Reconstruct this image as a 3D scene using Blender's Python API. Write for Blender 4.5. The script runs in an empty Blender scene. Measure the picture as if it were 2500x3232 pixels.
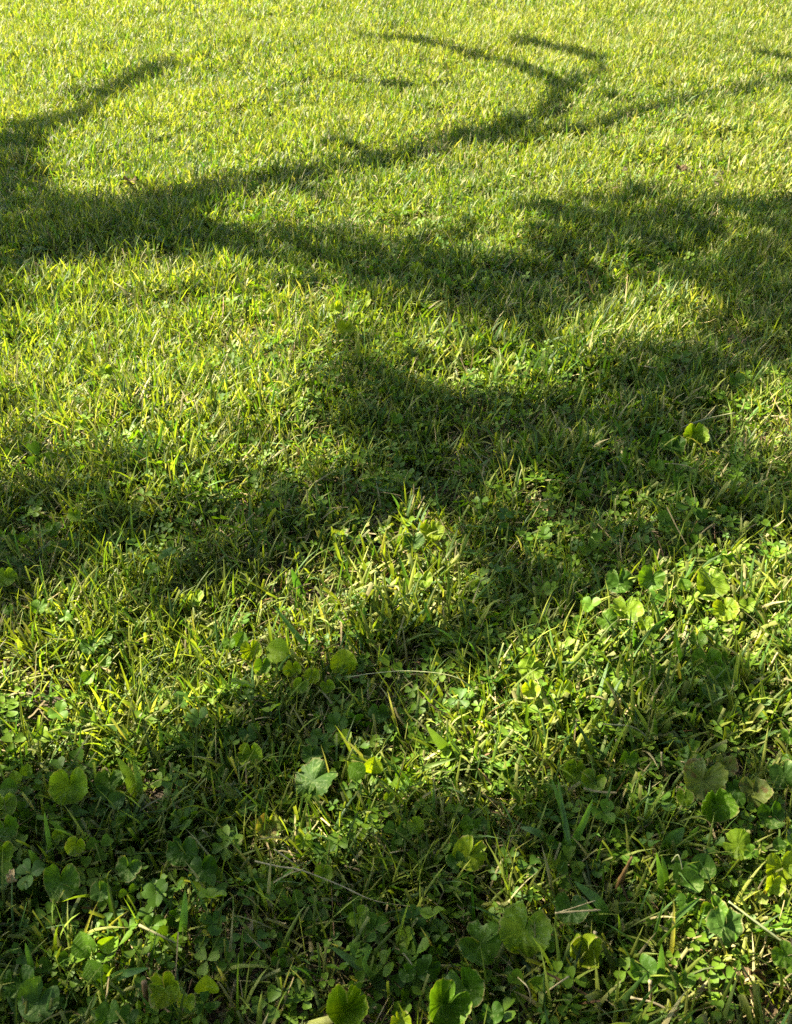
import bpy, math, numpy as np
from mathutils import Matrix, Vector, Euler

R = math.radians
rng = np.random.default_rng(7)
scene = bpy.context.scene
col = scene.collection

# ------------------------------------------------------------------ camera
CAM_H, PITCH, FPX, IW, IH = 0.80, 32.0, 3104.0, 2500, 3232
cam_d = bpy.data.cameras.new("camera")
cam = bpy.data.objects.new("camera", cam_d); col.objects.link(cam)
cam.location = (0, 0, CAM_H); cam.rotation_euler = (R(90 - PITCH), 0, 0)
cam_d.sensor_fit = 'VERTICAL'; cam_d.sensor_height = 24.0
cam_d.lens = 24.0 * FPX / IH
cam_d.clip_start = 0.02; cam_d.clip_end = 500
cam_d.dof.use_dof = True; cam_d.dof.focus_distance = 1.25; cam_d.dof.aperture_fstop = cam_d.lens / 1.6
scene.camera = cam

# ------------------------------------------------------------------ light
SUN_EL, SUN_AZ = 41.0, 70.0        # azimuth: degrees to the left of straight ahead
S = Vector((-math.sin(R(SUN_AZ)) * math.cos(R(SUN_EL)), math.cos(R(SUN_AZ)) * math.cos(R(SUN_EL)), math.sin(R(SUN_EL))))
sun_d = bpy.data.lights.new("sun", 'SUN'); sun_d.energy = 5.0; sun_d.angle = R(0.53); sun_d.color = (1.0, 0.91, 0.70)
sun = bpy.data.objects.new("sun", sun_d); col.objects.link(sun)
sun.rotation_euler = S.to_track_quat('Z', 'Y').to_euler(); sun.location = (-6, 4, 8)
w = bpy.data.worlds.new("World"); scene.world = w; w.use_nodes = True
nt = w.node_tree; sky = nt.nodes.new('ShaderNodeTexSky'); sky.sky_type = 'NISHITA'; sky.sun_disc = False
sky.sun_elevation = R(SUN_EL); sky.sun_rotation = R(-SUN_AZ)
nt.links.new(sky.outputs[0], nt.nodes['Background'].inputs[0]); nt.nodes['Background'].inputs[1].default_value = 0.05
scene.view_settings.view_transform = 'Standard'; scene.view_settings.look = 'None'
scene.view_settings.exposure = 2.8; scene.view_settings.gamma = 1.0
scene.cycles.use_denoising = False
scene.cycles.max_bounces = 8; scene.cycles.transparent_max_bounces = 8
scene.cycles.transmission_bounces = 6; scene.cycles.diffuse_bounces = 3

# ------------------------------------------------------------------ helpers
def height(x, y):
    x = np.asarray(x, float); y = np.asarray(y, float)
    return (0.010*np.sin(2.1*x+1.3*y+.4) + 0.008*np.sin(5.3*x-3.1*y+1.7) + 0.005*np.sin(9.7*x+8.3*y)
            + 0.003*np.sin(21*x-17*y+.6) + 0.002*np.sin(37*x+31*y))

def _hash(ix, iy, s):
    h = (ix.astype(np.int64)*374761393 + iy.astype(np.int64)*668265263 + s*2147483647) & 0xffffffff
    h = ((h ^ (h >> 13)) * 1274126177) & 0xffffffff
    return ((h ^ (h >> 16)) & 0xffff) / 65535.0

def noise(x, y, f, s=0):
    x = np.asarray(x, float)*f + 100; y = np.asarray(y, float)*f + 100
    ix = np.floor(x); iy = np.floor(y); fx = x-ix; fy = y-iy
    fx = fx*fx*(3-2*fx); fy = fy*fy*(3-2*fy)
    a = _hash(ix, iy, s); b = _hash(ix+1, iy, s); c = _hash(ix, iy+1, s); d = _hash(ix+1, iy+1, s)
    return (a*(1-fx)+b*fx)*(1-fy) + (c*(1-fx)+d*fx)*fy      # 0..1

def fbm(x, y, f, s=0):
    return (noise(x, y, f, s) + .5*noise(x, y, f*2.1, s+1) + .25*noise(x, y, f*4.3, s+2)) / 1.75

cp, sp_ = math.cos(R(PITCH)), math.sin(R(PITCH))
def at(px, py, z=0.0):
    """ground position seen at a spot of the photograph, for a point z above the ground"""
    dx = (px-IW/2)/FPX; dy = -(py-IH/2)/FPX
    d = Vector((dx, cp + dy*sp_, -sp_ + dy*cp))
    t = (CAM_H - z)/(-d.z)
    p = Vector((d.x*t, d.y*t, z))
    t = (CAM_H - z - float(height(p.x, p.y)))/(-d.z)
    return Vector((d.x*t, d.y*t, z + float(height(p.x, p.y))))

def to_px(x, y):
    """where a ground point shows in the photograph"""
    f = y*cp + CAM_H*sp_; u = y*sp_ - CAM_H*cp
    return IW/2 + FPX*x/f, IH/2 - FPX*u/f

def mesh_obj(name, V, F, mat, parent=None, colr=None, uv=None, smooth=True, loops=None):
    """V (n,3); F (m,4) or (m,3) array or a list of tuples"""
    me = bpy.data.meshes.new(name)
    V = np.asarray(V, np.float32)
    if isinstance(F, np.ndarray):
        k = F.shape[1]
        me.vertices.add(len(V)); me.vertices.foreach_set('co', V.ravel())
        me.loops.add(F.size); me.loops.foreach_set('vertex_index', F.astype(np.int32).ravel())
        me.polygons.add(len(F)); me.polygons.foreach_set('loop_start', np.arange(0, F.size, k, dtype=np.int32))
        me.update(calc_edges=True)
    else:
        me.from_pydata([tuple(map(float, v)) for v in V], [], F)
    if smooth: me.polygons.foreach_set('use_smooth', np.ones(len(me.polygons), bool))
    if colr is not None:
        a = me.color_attributes.new('tint', 'FLOAT_COLOR', 'POINT')
        c4 = np.ones((len(V), 4), np.float32); c4[:, :3] = colr
        a.data.foreach_set('color', c4.ravel())
    if uv is not None:
        a = me.attributes.new('span', 'FLOAT2', 'POINT')
        a.data.foreach_set('vector', np.asarray(uv, np.float32).ravel())
    me.materials.append(mat)
    o = bpy.data.objects.new(name, me); col.objects.link(o)
    if parent is not None: o.parent = parent
    return o

def tag(o, label=None, cat=None, group=None, kind=None):
    if label: o['label'] = label
    if cat: o['category'] = cat
    if group: o['group'] = group
    if kind: o['kind'] = kind
    return o

def empty(name, loc):
    o = bpy.data.objects.new(name, None); o.empty_display_size = .02; col.objects.link(o); o.location = loc
    return o

def tube(pts, rads, n=6, closed_end=True):
    pts = [Vector(p) for p in pts]; V = []; F = []
    up = Vector((0.13, 0.21, 1)).normalized()
    for i, p in enumerate(pts):
        t = (pts[min(i+1, len(pts)-1)] - pts[max(i-1, 0)]).normalized()
        a = t.cross(up)
        if a.length < 1e-4: a = t.cross(Vector((1, 0, 0)))
        a.normalize(); b = t.cross(a)
        for k in range(n):
            q = 2*math.pi*k/n
            V.append(p + (a*math.cos(q) + b*math.sin(q))*rads[i])
    for i in range(len(pts)-1):
        for k in range(n):
            F.append((i*n+k, i*n+(k+1) % n, (i+1)*n+(k+1) % n, (i+1)*n+k))
    F.append(tuple(range(n-1, -1, -1))); F.append(tuple((len(pts)-1)*n+k for k in range(n)))
    return V, F

def spline(pts, n):
    pts = [np.array(p, float) for p in pts]
    P = [2*pts[0]-pts[1]] + pts + [2*pts[-1]-pts[-2]]
    out = []
    for i in range(1, len(P)-2):
        for k in range(n):
            t = k/n
            out.append(.5*((2*P[i]) + (-P[i-1]+P[i+1])*t + (2*P[i-1]-5*P[i]+4*P[i+1]-P[i+2])*t*t + (-P[i-1]+3*P[i]-3*P[i+1]+P[i+2])*t**3))
    out.append(pts[-1])
    return out

# ------------------------------------------------------------------ materials
def new_mat(name):
    m = bpy.data.materials.new(name); m.use_nodes = True; m.node_tree.nodes.clear()
    return m, m.node_tree
def N(nt, t, **k):
    n = nt.nodes.new(t)
    for a, b in k.items(): setattr(n, a, b)
    return n

def plant_mat(name, trans=0.45, rough=0.42, spec=0.45, yellow=(1.55, 1.35, 0.35), stripes=True, bump=0.25, speck=0.0, noise_scale=90.):
    m, t = new_mat(name); L = t.links.new
    out = N(t, 'ShaderNodeOutputMaterial'); mix = N(t, 'ShaderNodeMixShader'); mix.inputs[0].default_value = trans
    pr = N(t, 'ShaderNodeBsdfPrincipled'); tr = N(t, 'ShaderNodeBsdfTranslucent')
    pr.inputs['Roughness'].default_value = rough; pr.inputs['Specular IOR Level'].default_value = spec
    ca = N(t, 'ShaderNodeVertexColor', layer_name='tint')
    tc = N(t, 'ShaderNodeTexCoord'); nz = N(t, 'ShaderNodeTexNoise'); nz.inputs['Scale'].default_value = noise_scale
    nz.inputs['Detail'].default_value = 4
    L(tc.outputs['Object'], nz.inputs['Vector'])
    mr = N(t, 'ShaderNodeMapRange'); mr.inputs['From Min'].default_value = .25; mr.inputs['From Max'].default_value = .75
    mr.inputs['To Min'].default_value = .72; mr.inputs['To Max'].default_value = 1.3
    L(nz.outputs[0], mr.inputs['Value'])
    sc = N(t, 'ShaderNodeVectorMath', operation='SCALE'); L(ca.outputs[0], sc.inputs[0]); L(mr.outputs[0], sc.inputs['Scale'])
    cur = sc.outputs[0]
    at_ = N(t, 'ShaderNodeAttribute', attribute_name='span'); sx = N(t, 'ShaderNodeSeparateXYZ'); L(at_.outputs['Vector'], sx.inputs[0])
    hgt = None
    if stripes:
        mu = N(t, 'ShaderNodeMath', operation='MULTIPLY'); mu.inputs[1].default_value = 44.; L(sx.outputs[0], mu.inputs[0])
        si = N(t, 'ShaderNodeMath', operation='SINE'); L(mu.outputs[0], si.inputs[0])
        m2 = N(t, 'ShaderNodeMapRange'); m2.inputs['From Min'].default_value = -1; m2.inputs['To Min'].default_value = .88; m2.inputs['To Max'].default_value = 1.1
        L(si.outputs[0], m2.inputs['Value'])
        s2 = N(t, 'ShaderNodeVectorMath', operation='SCALE'); L(cur, s2.inputs[0]); L(m2.outputs[0], s2.inputs['Scale']); cur = s2.outputs[0]
        hgt = si.outputs[0]
    else:
        # radial veins: span.x is the angle in turns around the stalk, span.y the radius
        mu = N(t, 'ShaderNodeMath', operation='MULTIPLY'); mu.inputs[1].default_value = 2*math.pi*7; L(sx.outputs[0], mu.inputs[0])
        co = N(t, 'ShaderNodeMath', operation='COSINE'); L(mu.outputs[0], co.inputs[0])
        r1 = N(t, 'ShaderNodeMapRange'); r1.inputs['From Min'].default_value = .93; r1.inputs['From Max'].default_value = 1.0; L(co.outputs[0], r1.inputs['Value'])
        vo = N(t, 'ShaderNodeTexVoronoi', feature='DISTANCE_TO_EDGE'); vo.inputs['Scale'].default_value = 260.
        L(tc.outputs['Object'], vo.inputs['Vector'])
        r2 = N(t, 'ShaderNodeMapRange'); r2.inputs['From Min'].default_value = 0.0; r2.inputs['From Max'].default_value = .12
        r2.inputs['To Min'].default_value = .35; r2.inputs['To Max'].default_value = 0; L(vo.outputs['Distance'], r2.inputs['Value'])
        mx = N(t, 'ShaderNodeMath', operation='MAXIMUM'); L(r1.outputs[0], mx.inputs[0]); L(r2.outputs[0], mx.inputs[1])
        mm = N(t, 'ShaderNodeMix', data_type='RGBA', blend_type='MIX')
        mf = N(t, 'ShaderNodeMath', operation='MULTIPLY'); mf.inputs[1].default_value = .5; L(mx.outputs[0], mf.inputs[0])
        L(mf.outputs[0], mm.inputs[0]); L(cur, mm.inputs[6])
        s3 = N(t, 'ShaderNodeVectorMath', operation='MULTIPLY'); L(ca.outputs[0], s3.inputs[0]); s3.inputs[1].default_value = (1.7, 1.45, 1.5)
        L(s3.outputs[0], mm.inputs[7]); cur = mm.outputs[2]
        hgt = mx.outputs[0]
    if speck > 0:
        n2 = N(t, 'ShaderNodeTexNoise'); n2.inputs['Scale'].default_value = 330.; n2.inputs['Detail'].default_value = 2; L(tc.outputs['Object'], n2.inputs['Vector'])
        n3 = N(t, 'ShaderNodeTexNoise'); n3.inputs['Scale'].default_value = 60.; L(tc.outputs['Object'], n3.inputs['Vector'])
        ad = N(t, 'ShaderNodeMath', operation='MULTIPLY'); L(n2.outputs[0], ad.inputs[0]); L(n3.outputs[0], ad.inputs[1])
        r4 = N(t, 'ShaderNodeMapRange'); r4.inputs['From Min'].default_value = .30; r4.inputs['From Max'].default_value = .37; r4.inputs['To Max'].default_value = speck
        L(ad.outputs[0], r4.inputs['Value'])
        m3 = N(t, 'ShaderNodeMix', data_type='RGBA'); L(r4.outputs[0], m3.inputs[0]); L(cur, m3.inputs[6]); m3.inputs[7].default_value = (.36, .44, .16, 1); cur = m3.outputs[2]
    L(cur, pr.inputs['Base Color'])
    ty = N(t, 'ShaderNodeVectorMath', operation='MULTIPLY'); L(cur, ty.inputs[0]); ty.inputs[1].default_value = yellow
    L(ty.outputs[0], tr.inputs['Color'])
    bp = N(t, 'ShaderNodeBump'); bp.inputs['Strength'].default_value = bump; bp.inputs['Distance'].default_value = .0006
    L(hgt, bp.inputs['Height']); L(bp.outputs[0], pr.inputs['Normal']); L(bp.outputs[0], tr.inputs['Normal'])
    L(pr.outputs[0], mix.inputs[1]); L(tr.outputs[0], mix.inputs[2]); L(mix.outputs[0], out.inputs[0])
    return m

M_grass = plant_mat('grass_blades', trans=.42, rough=.42, spec=.25, yellow=(1.25, 1.4, .25))
M_straw = plant_mat('dry_straw', trans=.2, rough=.6, spec=.3, yellow=(1.1, 1.0, .8), noise_scale=200)
M_leaf = plant_mat('broad_leaf', trans=.45, rough=.5, spec=.16, yellow=(1.6, 1.55, .22), stripes=False, bump=.5, speck=.35, noise_scale=70)
M_clover = plant_mat('clover_leaf', trans=.36, rough=.5, spec=.2, yellow=(1.4, 1.5, .25), stripes=False, bump=.2, noise_scale=120)
M_dead = plant_mat('dead_leaf', trans=.12, rough=.8, spec=.15, yellow=(1.2, .9, .5), stripes=False, bump=1.0, noise_scale=160)
M_crown = plant_mat('tree_leaf', trans=.05, rough=.5, spec=.3, stripes=False, bump=.1)

def soil_mat(name, c1, c2, sc):
    m, t = new_mat(name); L = t.links.new
    out = N(t, 'ShaderNodeOutputMaterial'); pr = N(t, 'ShaderNodeBsdfPrincipled'); pr.inputs['Roughness'].default_value = .95
    tc = N(t, 'ShaderNodeTexCoord'); nz = N(t, 'ShaderNodeTexNoise'); nz.inputs['Scale'].default_value = sc; nz.inputs['Detail'].default_value = 9
    L(tc.outputs['Object'], nz.inputs['Vector'])
    rp = N(t, 'ShaderNodeValToRGB'); rp.color_ramp.elements[0].position = .35; rp.color_ramp.elements[0].color = (*c1, 1)
    rp.color_ramp.elements[1].position = .68; rp.color_ramp.elements[1].color = (*c2, 1)
    L(nz.outputs[0], rp.inputs[0]); L(rp.outputs[0], pr.inputs['Base Color'])
    bp = N(t, 'ShaderNodeBump'); bp.inputs['Distance'].default_value = .01; L(nz.outputs[0], bp.inputs['Height']); L(bp.outputs[0], pr.inputs['Normal'])
    L(pr.outputs[0], out.inputs[0]); return m
M_soil = soil_mat('soil', (.02, .014, .008), (.075, .052, .026), 60)
M_lawn_far = soil_mat('far_lawn_ground', (.06, .09, .02), (.14, .16, .04), 40)
M_path = soil_mat("path_soil", (.06, .042, .028), (.16, .12, .085), 25)
M_bark = soil_mat('bark', (.05, .035, .025), (.16, .12, .09), 30)

# ------------------------------------------------------------------ ground
gx = np.linspace(-7, 7, 240); gy = np.linspace(-1.5, 13, 250)
X, Y = np.meshgrid(gx, gy); Z = height(X, Y)
edge = (np.abs(X) > 6.9) | (Y < -1.4) | (Y > 12.9)
V = np.stack([X, Y, Z - edge*.0], -1).reshape(-1, 3)
idx = np.arange(240*250).reshape(250, 240)
F = np.stack([idx[:-1, :-1], idx[:-1, 1:], idx[1:, 1:], idx[1:, :-1]], -1).reshape(-1, 4)
tag(mesh_obj('ground', V, F, M_soil), kind='structure')
V = [(-150, -60, -.05), (150, -60, -.05), (150, 240, -.05), (-150, 240, -.05)]
tag(mesh_obj('terrain', V, [(0, 1, 2, 3)], M_lawn_far), kind='structure')

# path of bare soil beyond the far right corner of the lawn
e0 = at(2395, 6); e1 = at(2500, 18); dirv = (e1-e0); dirv.z = 0; dirv.normalize()
PE, PD = Vector((e0.x, e0.y)), Vector((dirv.x, dirv.y)); PN = Vector((-PD.y, PD.x))
if PN.y < 0: PN = -PN
us = np.linspace(0, 5, 90); vs = np.linspace(0, 2.6, 60)
U, W_ = np.meshgrid(us, vs)
wob = .04*np.sin(U*9) + .05*(noise(U, W_*0, 3, 9)-.5)
PX = PE.x + PD.x*U + PN.x*(W_+wob*(W_ < .3)); PY = PE.y + PD.y*U + PN.y*(W_+wob*(W_ < .3))
PZ = height(PX, PY) + .012 + .02*noise(PX, PY, 9, 5) + .01*noise(PX, PY, 30, 6)
idx = np.arange(90*60).reshape(60, 90)
F = np.stack([idx[:-1, :-1], idx[:-1, 1:], idx[1:, 1:], idx[1:, :-1]], -1).reshape(-1, 4)
tag(mesh_obj('path', np.stack([PX, PY, PZ], -1).reshape(-1, 3), F, M_path), kind='structure')
def on_path(x, y):
    u = (x-PE.x)*PD.x + (y-PE.y)*PD.y; v = (x-PE.x)*PN.x + (y-PE.y)*PN.y
    return (u > -.05) & (v > 0) & (v < 2.5)

# ------------------------------------------------------------------ shade: where sun and shade lie on the lawn, cast by the tree overhead
GRID = """00000000000000000000
00000000000000000000
00000000000000000000
50000000000000000000
84000000000000000000
76676421001125566567
77887777667635678767
63111124368889733676
52100001123554312577
21001001554311467775
31000002687423577641
52111122586676677511
65332223456766776667
65555556667756655765
65545666444577643343
55554432232477742132
54333211145576322331
33222123764221223452
22211257721112233565
22235786211123236767
33568863122124567887
67776521134457877764
77644666778888777763
75433578887521367654
63223578887765566423
76434577676776533212""".split()
G = np.array([[int(c) for c in r] for r in GRID], float)
K = 2500/1689.
CURVES = [  # (points in photograph spots, half width start, half width end, strength)
 ([(780,94),(880,101),(1000,128),(1100,155),(1170,187),(1208,212),(1190,240),(1140,268),(1070,296),(1000,306),(955,310)], 5, 12, 7.0),
 ([(955,318),(890,334),(800,354),(680,380),(560,406),(450,440),(350,482),(250,530),(120,575),(0,600)], 7, 26, 7.6),
 ([(1700,178),(1600,205),(1450,234),(1350,262),(1250,290),(1150,302),(1040,308)], 6, 9, 6.5),
 ([(1100,98),(1170,110),(1240,128),(1290,150),(1290,168),(1225,205)], 6, 8, 6.2),
 ([(375,150),(280,185),(235,212),(190,255),(120,292),(-20,335)], 7, 20, 7.8),
 ([(1610,128),(1700,142)], 5, 7, 5.5),
 ([(1720,1070),(1560,1130),(1400,1200),(1250,1262),(1120,1340),(1000,1440),(830,1555),(660,1645),(480,1750),(280,1850),(-40,1960)], 44, 56, 9.8),
 ([(1720,690),(1500,760),(1350,830),(1150,900),(900,940),(760,960)], 40, 34, 8.0),
 ([(1205,205),(1250,225),(1320,222)], 3, 6, 5.4),
 ([(1010,130),(1060,112),(1120,105)], 3, 5, 5.2),
 ([(560,404),(640,420),(700,440)], 5, 9, 5.4),
 ([(800,352),(760,330),(690,318)], 3, 6, 5.0),
 ([(240,214),(200,205),(150,215)], 3, 6, 5.0),
 ([(640,184),(760,190),(900,198),(1000,200)], 4, 5, 4.9),
]
def curve_val(px, py):
    v = np.zeros_like(px)
    for pts, w0, w1, st in CURVES:
        P = np.array(pts, float)*K; n = len(P)-1
        for i in range(n):
            a, b = P[i], P[i+1]; d = b-a; l2 = d@d
            t = np.clip(((px-a[0])*d[0]+(py-a[1])*d[1])/l2, 0, 1)
            w_ = (w0 + (w1-w0)*(i+t)/n)*K
            dist = np.hypot(px-a[0]-t*d[0], (py-a[1]-t*d[1]))/w_
            v = np.maximum(v, st*np.clip(1.6-.75*dist, 0, 1))
    return v
def shade_val(px, py):
    gx_ = np.clip(px/2500*20-.5, 0, 18.999); gy_ = np.clip(py/3232*26-.5, 0, 24.999)
    ix = gx_.astype(int); iy = gy_.astype(int); fx = gx_-ix; fy = gy_-iy
    g = (G[iy, ix]*(1-fx)+G[iy, ix+1]*fx)*(1-fy) + (G[iy+1, ix]*(1-fx)+G[iy+1, ix+1]*fx)*fy
    out = (px < -60) | (px > 2560) | (py > 3300)
    g = np.where(out & (py > 700), 5.0, g)
    return np.maximum(g, curve_val(px, py))

def rotm(ax, ay, az, n=None):
    cx, sx_, cy, sy, cz, sz = np.cos(ax), np.sin(ax), np.cos(ay), np.sin(ay), np.cos(az), np.sin(az)
    M = np.empty((len(ax), 3, 3))
    M[:, 0, 0] = cz*cy; M[:, 0, 1] = cz*sy*sx_-sz*cx; M[:, 0, 2] = cz*sy*cx+sz*sx_
    M[:, 1, 0] = sz*cy; M[:, 1, 1] = sz*sy*sx_+cz*cx; M[:, 1, 2] = sz*sy*cx-cz*sx_
    M[:, 2, 0] = -sy; M[:, 2, 1] = cy*sx_; M[:, 2, 2] = cy*cx
    return M

def build_tree():
    n = 340000
    y = rng.uniform(.25, 9.6, n); x = rng.uniform(-4.6, 4.6, n)
    k = np.abs(x) < .42*y + .45; x, y = x[k], y[k]
    area = 9.35*9.2; dens = n/area
    px, py = to_px(x, y)
    v0 = shade_val(px, py); ua, va = x*.78+y*.62, -x*.62+y*.78
    v = v0 + (2.2+1.4*(py > 640))*(fbm(ua*.38, va, 9, 31)-.5) + (4.6*(noise(ua*.45, va, 20, 33)-.5) + 2.8*(noise(x, y, 42, 35)-.5))*(py > 640) + (2.6*(noise(x, y, 8, 36)-.5) + 2.0*(noise(x, y, 22, 37)-.5))*(py <= 640)
    c = np.clip((v-3.65)/1.5, 0, 1); c = c*c*(3-2*c)*.975
    a = .0013
    lam = -np.log(1-c)/a
    keep = rng.random(len(x)) < lam/dens
    x, y, c = x[keep], y[keep], c[keep]; m = len(x)
    h = 2.15 + 1.1*fbm(x, y, 1.2, 40) + rng.uniform(0, .35, m)
    t = (h-.035)/S.z
    P = np.stack([x+S.x*t, y+S.y*t, h], -1)
    # leaf outline, 5 cm long, slightly folded
    T = np.array([(0,-.026,0),(.011,-.012,.003),(.016,.003,.004),(.010,.018,.003),(0,.031,0),(-.010,.018,.003),(-.016,.003,.004),(-.011,-.012,.003),(0,0,-.001)])
    M = rotm(rng.normal(.2, .55, m), rng.normal(0, .55, m), rng.uniform(0, 6.28, m))
    s = rng.uniform(.8, 1.25, m)
    V = (np.einsum('nij,kj->nki', M, T)*s[:, None, None] + P[:, None]).reshape(-1, 3)
    f = np.array([(8, i, (i+1) % 8) for i in range(8)])
    F = (f[None]+np.arange(m)[:, None, None]*9).reshape(-1, 3)
    cc = np.array([.04, .08, .02])*rng.uniform(.7, 1.3, (m, 1)); cc = np.repeat(cc, 9, 0)
    uv = np.tile(np.stack([np.append(np.arange(8)/8, 0), np.append(np.ones(8), 0)], -1), (m, 1))
    T0 = Vector((-5.2, 2.4, float(height(-5.2, 2.4))-.03))
    root = empty('tree', T0)
    tag(root, 'leafy tree at the left whose low branches shade the lawn', 'tree')
    def part(name, V, F, mat, **k):
        o = mesh_obj(name, np.array(V)-np.array(T0), F, mat, parent=root, **k); return o
    part('foliage', V, F, M_crown, colr=cc, uv=uv, smooth=False)
    crotch = T0 + Vector((.15, .1, 2.1))
    tp = spline([T0, T0+Vector((.06, .05, .8)), T0+Vector((.02, .12, 1.5)), crotch], 6)
    v_, f_ = tube(tp, [.17-.05*i/len(tp)+(.07 if i == 0 else .03 if i == 1 else 0) for i in range(len(tp))], 14)
    part('trunk', v_, f_, M_bark)
    def limb(pts, r0, r1):
        sp = spline(pts, 6)
        v_, f_ = tube(sp, [r0+(r1-r0)*i/(len(sp)-1) for i in range(len(sp))], 8)
        part('limb', v_, f_, M_bark)
    def above(px, py, h=2.6):
        p = at(px*K, py*K); t = h/S.z
        return Vector((p.x+S.x*t, p.y+S.y*t, h))
    def cv(i, h0, h1):
        pts = CURVES[i][0]; n = len(pts)
        return [above(*p, h0+(h1-h0)*j/(n-1)) for j, p in enumerate(pts)]
    main = cv(1, 2.9, 2.5)[::-1]
    limb([crotch, (crotch+main[0])/2+Vector((0, 0, .25))]+main, .045, .016)
    limb(cv(0, 3.0, 2.9)[::-1], .016, .006)
    limb(cv(2, 3.1, 2.9)[::-1], .014, .007)
    limb(cv(4, 2.9, 2.6)[::-1], .02, .006)
    limb([crotch, (crotch+above(0, 500))/2+Vector((0, 0, .3)), above(0, 335, 2.6)], .035, .02)
    for a_, b_, c_ in [((-100, 560), (500, 540), (1600, 500)), ((-150, 700), (900, 620), (1650, 700)), ((-150, 1000), (800, 1100), (1650, 1100)),
                       ((-200, 1250), (400, 1200), (1250, 1250)), ((-200, 1800), (700, 1780), (1500, 1800)), ((-250, 2050), (300, 2000), (900, 2050))]:
        limb([crotch, (crotch+above(*a_))/2+Vector((0, 0, .2)), above(*a_), above(*b_, 2.8), above(*c_, 2.9)], .03, .006)
build_tree()

def added_tree(x0, y0, hgt, rad, label, seed):  # unseen tree, added to block sky light and deepen the shade
    g = np.random.default_rng(seed); T0 = Vector((x0, y0, float(height(x0, y0))-.03)); root = empty('tree', T0)
    tag(root, label, 'tree')
    n = 15000; cl = g.normal(0, 1, (70, 3)); cl /= np.linalg.norm(cl, axis=1)[:, None]; cl *= g.uniform(.45, .95, (70, 1))
    c = cl[g.integers(0, 70, n)] + g.normal(0, .13, (n, 3)); P = c*[rad, rad, hgt*.36] + [0, 0, hgt*.62]
    W3 = P+np.array(T0); tt = W3[:, 2]/S.z; qx, qy = W3[:, 0]-S.x*tt, W3[:, 1]-S.y*tt       # leaves whose shadow would fall on the visible lawn are left out
    P = P[~((np.abs(qx) < .43*qy+.75) & (qy > -.2) & (qy < 13))]; n = len(P)
    T = np.array([(0,-.06,0),(.035,-.01,.01),(.03,.04,.01),(0,.085,0),(-.03,.04,.01),(-.035,-.01,.01),(0,0,-.005)])
    M = rotm(g.normal(.3, .7, n), g.normal(0, .7, n), g.uniform(0, 6.28, n))
    V = (np.einsum('nij,kj->nki', M, T)*g.uniform(1.1, 1.9, n)[:, None, None] + P[:, None]).reshape(-1, 3)
    f = np.array([(6, i, (i+1) % 6) for i in range(6)]); F = (f[None]+np.arange(n)[:, None, None]*7).reshape(-1, 3)
    mesh_obj('foliage', V, F, M_crown, parent=root, colr=np.tile([.05, .095, .025], (len(V), 1)), uv=np.zeros((len(V), 2)), smooth=False)
    v_, f_ = tube(spline([(0, 0, 0), (.05, .03, hgt*.2), (0, .08, hgt*.45), (.05, 0, hgt*.8)], 6), [.2-.009*i for i in range(19)], 12)
    mesh_obj('trunk', v_, f_, M_bark, parent=root)
    for k in range(7):
        e = cl[k*9]*[rad*.8, rad*.8, hgt*.3]+[0, 0, hgt*.62]; v_, f_ = tube(spline([(0, .05, hgt*(.3+.04*k)), e*.5+np.array([0, 0, hgt*.24]), e], 5), [.06-.005*i for i in range(11)], 7)
        mesh_obj('limb', v_, f_, M_bark, parent=root)
added_tree(.6, -3.6, 7.5, 3.8, 'unseen round crowned tree behind the viewer, added to cut the sky light', 3)
added_tree(4.6, .3, 8.0, 4.6, 'unseen broad tree right of the lawn, added to cut the sky light', 5)

# ------------------------------------------------------------------ broad leaved plants
TONE = {'deep': (.042, .10, .008), 'green': (.070, .145, .010), 'lime': (.14, .22, .012), 'yellow': (.20, .27, .010),
        'rust': (.13, .16, .03), 'grey': (.055, .115, .018), 'dead': (.10, .07, .035), 'tan': (.42, .32, .16)}

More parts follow.
